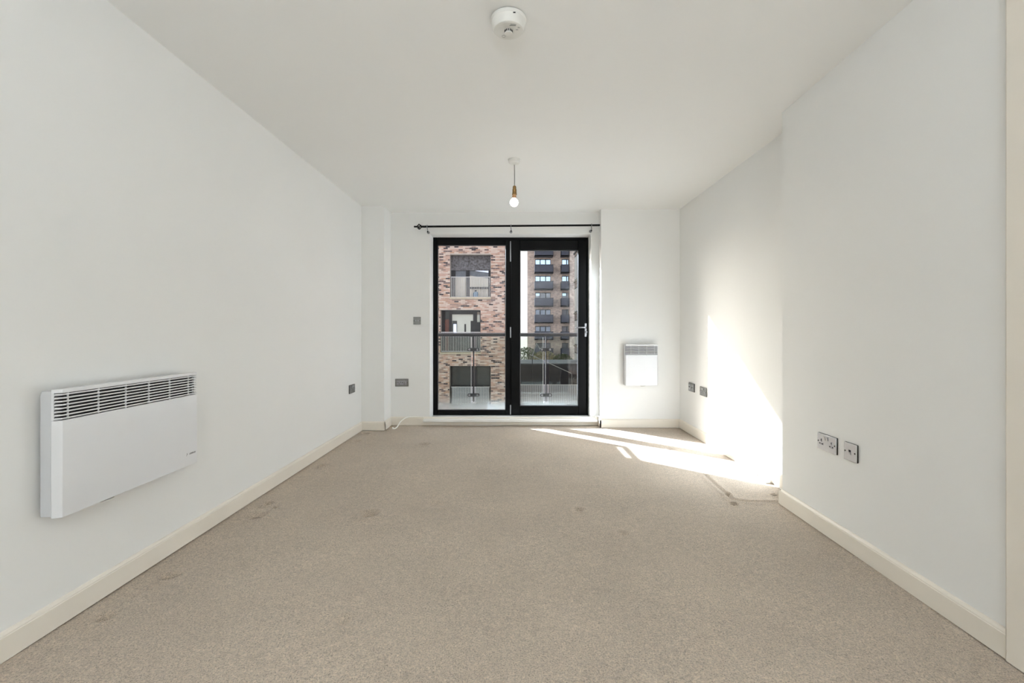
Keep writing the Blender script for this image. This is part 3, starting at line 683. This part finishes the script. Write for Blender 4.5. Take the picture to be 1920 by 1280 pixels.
# brick block on the right, running towards us
XB = (1077-PX)*41.2/F
rb_ = thing('side_brick_block', 'edge of a brick block with tall dark windows at the right of the door glass', 'building', (XB+3, 30, GZ))
loc(MB().box(XB, XB+8, 12, 41.2, GZ, 7.95), rb_).build('wall', M['towerlight'], rb_)
loc(MB().box(XB-.08, XB+8, 11.9, 41.3, 7.95, 8.1), rb_).build('coping', M['darkframe'], rb_)
for zt, zb in ((7.68, 5.48), (4.87, 2.66), (2.05, -.2), (-.8, -3.0)):
    for y0 in (38.3, 32.3, 26.3, 20.3):
        wn = loc(MB().box(XB-.03, XB+.05, y0, y0+2.5, zb, zt), rb_).build('window', M['darkframe'], rb_)
        loc(MB().box(XB-.045, XB-.02, y0+.12, y0+1.15, zb+.12, zt-.12).box(XB-.045, XB-.02, y0+1.3, y0+2.38, zb+.12, zt-.12), rb_).build('pane', M['tealdark'], wn)
        loc(MB().box(XB-.12, XB, y0-.1, y0+2.6, zb-.12, zb), rb_).build('sill', M['stone'], rb_)

# yard: dark store, ribbed fence, planting, pale metal frame
st_ = thing('bin_store', 'low dark flat-roofed store in the yard below the tower', 'building', (2.6, 33, GZ))
loc(MB().box(.0, 4.9, 32, 36, GZ, -1.28), st_).build('wall', M['navy'], st_)
loc(MB().box(-.06, 4.96, 31.92, 36.08, -1.28, -1.22), st_).build('roof_edge', M['bluegrey'], st_)
fe = thing('ribbed_metal_fence', 'pale ribbed metal fence below the dark store', 'fence', (2.5, 27, GZ))
for k in range(38):
    o = MB().box(0, .112, -.02, .02, 0, 3.84).build('fence_slat', M['ribbed'], fe) if k == 0 else None
    if k == 0: me_f = o.data
    else:
        o = bpy.data.objects.new('fence_slat', me_f); C.objects.link(o); o.parent = fe
    o.location = (-2.6+.13*k, 0, 0)
MB().box(-2.6, 2.4, .02, .06, 3.3, 3.36).box(-2.6, 2.4, .02, .06, 1.0, 1.06).build('rail', M['alu'], fe)
MB().box(-2.62, 2.42, -.03, .05, 3.84, 3.88).build('capping', M['rail_pale'], fe)
def foliage(name, label, cx, cy, wx, wy, z0, z1, n, m):
    mb = MB(); r = random.Random(int(cx*10)+n)
    for _ in range(n):
        u, v, q = r.uniform(-1, 1), r.uniform(-1, 1), r.random()**.7
        zz = z0+(z1-z0)*q*(1-.35*abs(u)**3); p = Vector((cx+u*wx, cy+v*wy*(1-.4*q), zz)); s = r.uniform(.05, .11)
        a = Vector((r.uniform(-1, 1), r.uniform(-1, 1), r.uniform(-1, 1))).normalized(); c = a.orthogonal().normalized()
        mb.add([p-a*s, p+c*s*.5, p+a*s, p-c*s*.5], [(0, 1, 2, 3)])
    root = thing(name, label, 'shrub', (cx, cy, GZ))
    o = loc(mb, root).build('foliage', m, root, kind='stuff')
    for k in range(4):
        MB().tube([(-wx*.5+wx*k*.33, 0, 0), (-wx*.5+wx*k*.33+.1, 0, z0-GZ+.5)], [.05, .02], 6).build('stem', M['bark'], root)
foliage('green_shrub', 'dark green shrub on the left behind the low dark store', 1.0, 44.5, 1.0, .8, -2.6, -.55, 1500, M['leaf'])
foliage('yellowing_shrub', 'yellowing shrub in the middle behind the low dark store', 2.6, 42, 1.1, .7, -2.6, -.8, 1500, M['leafy'])
foliage('olive_shrub', 'olive green shrub on the right behind the low dark store', 4.1, 40, .9, .7, -2.6, -.95, 1200, M['leaf'])
fr = thing('metal_pole_frame', 'thin pale metal poles rising from the yard, an upturned V with a sloping arm', 'frame', (3.2, 30.5, GZ))
q = lambda x, y: tuple(at(x, y, 30.5))
mb = MB(); mb.tube([q(1006, 643), q(998, 667)], .035, 8); loc(mb, fr).build('strut', M['rail_pale'], fr)
mb = MB(); mb.tube([q(1006, 643), q(1016, 660)], .02, 8); loc(mb, fr).build('strut', M['rail_pale'], fr)
mb = MB(); mb.tube([q(993, 664), q(1072, 700)], .022, 8); loc(mb, fr).build('arm', M['rail_pale'], fr)
e = at(1072, 700, 30.5); mb = MB(); mb.tube([tuple(e), (e.x+.1, 30.5, GZ)], .02, 8); loc(mb, fr).build('pole', M['rail_pale'], fr)
e = at(998, 667, 30.5); mb = MB(); mb.tube([tuple(e), (e.x, 30.5, GZ)], .02, 8); loc(mb, fr).build('pole', M['navy'], fr)
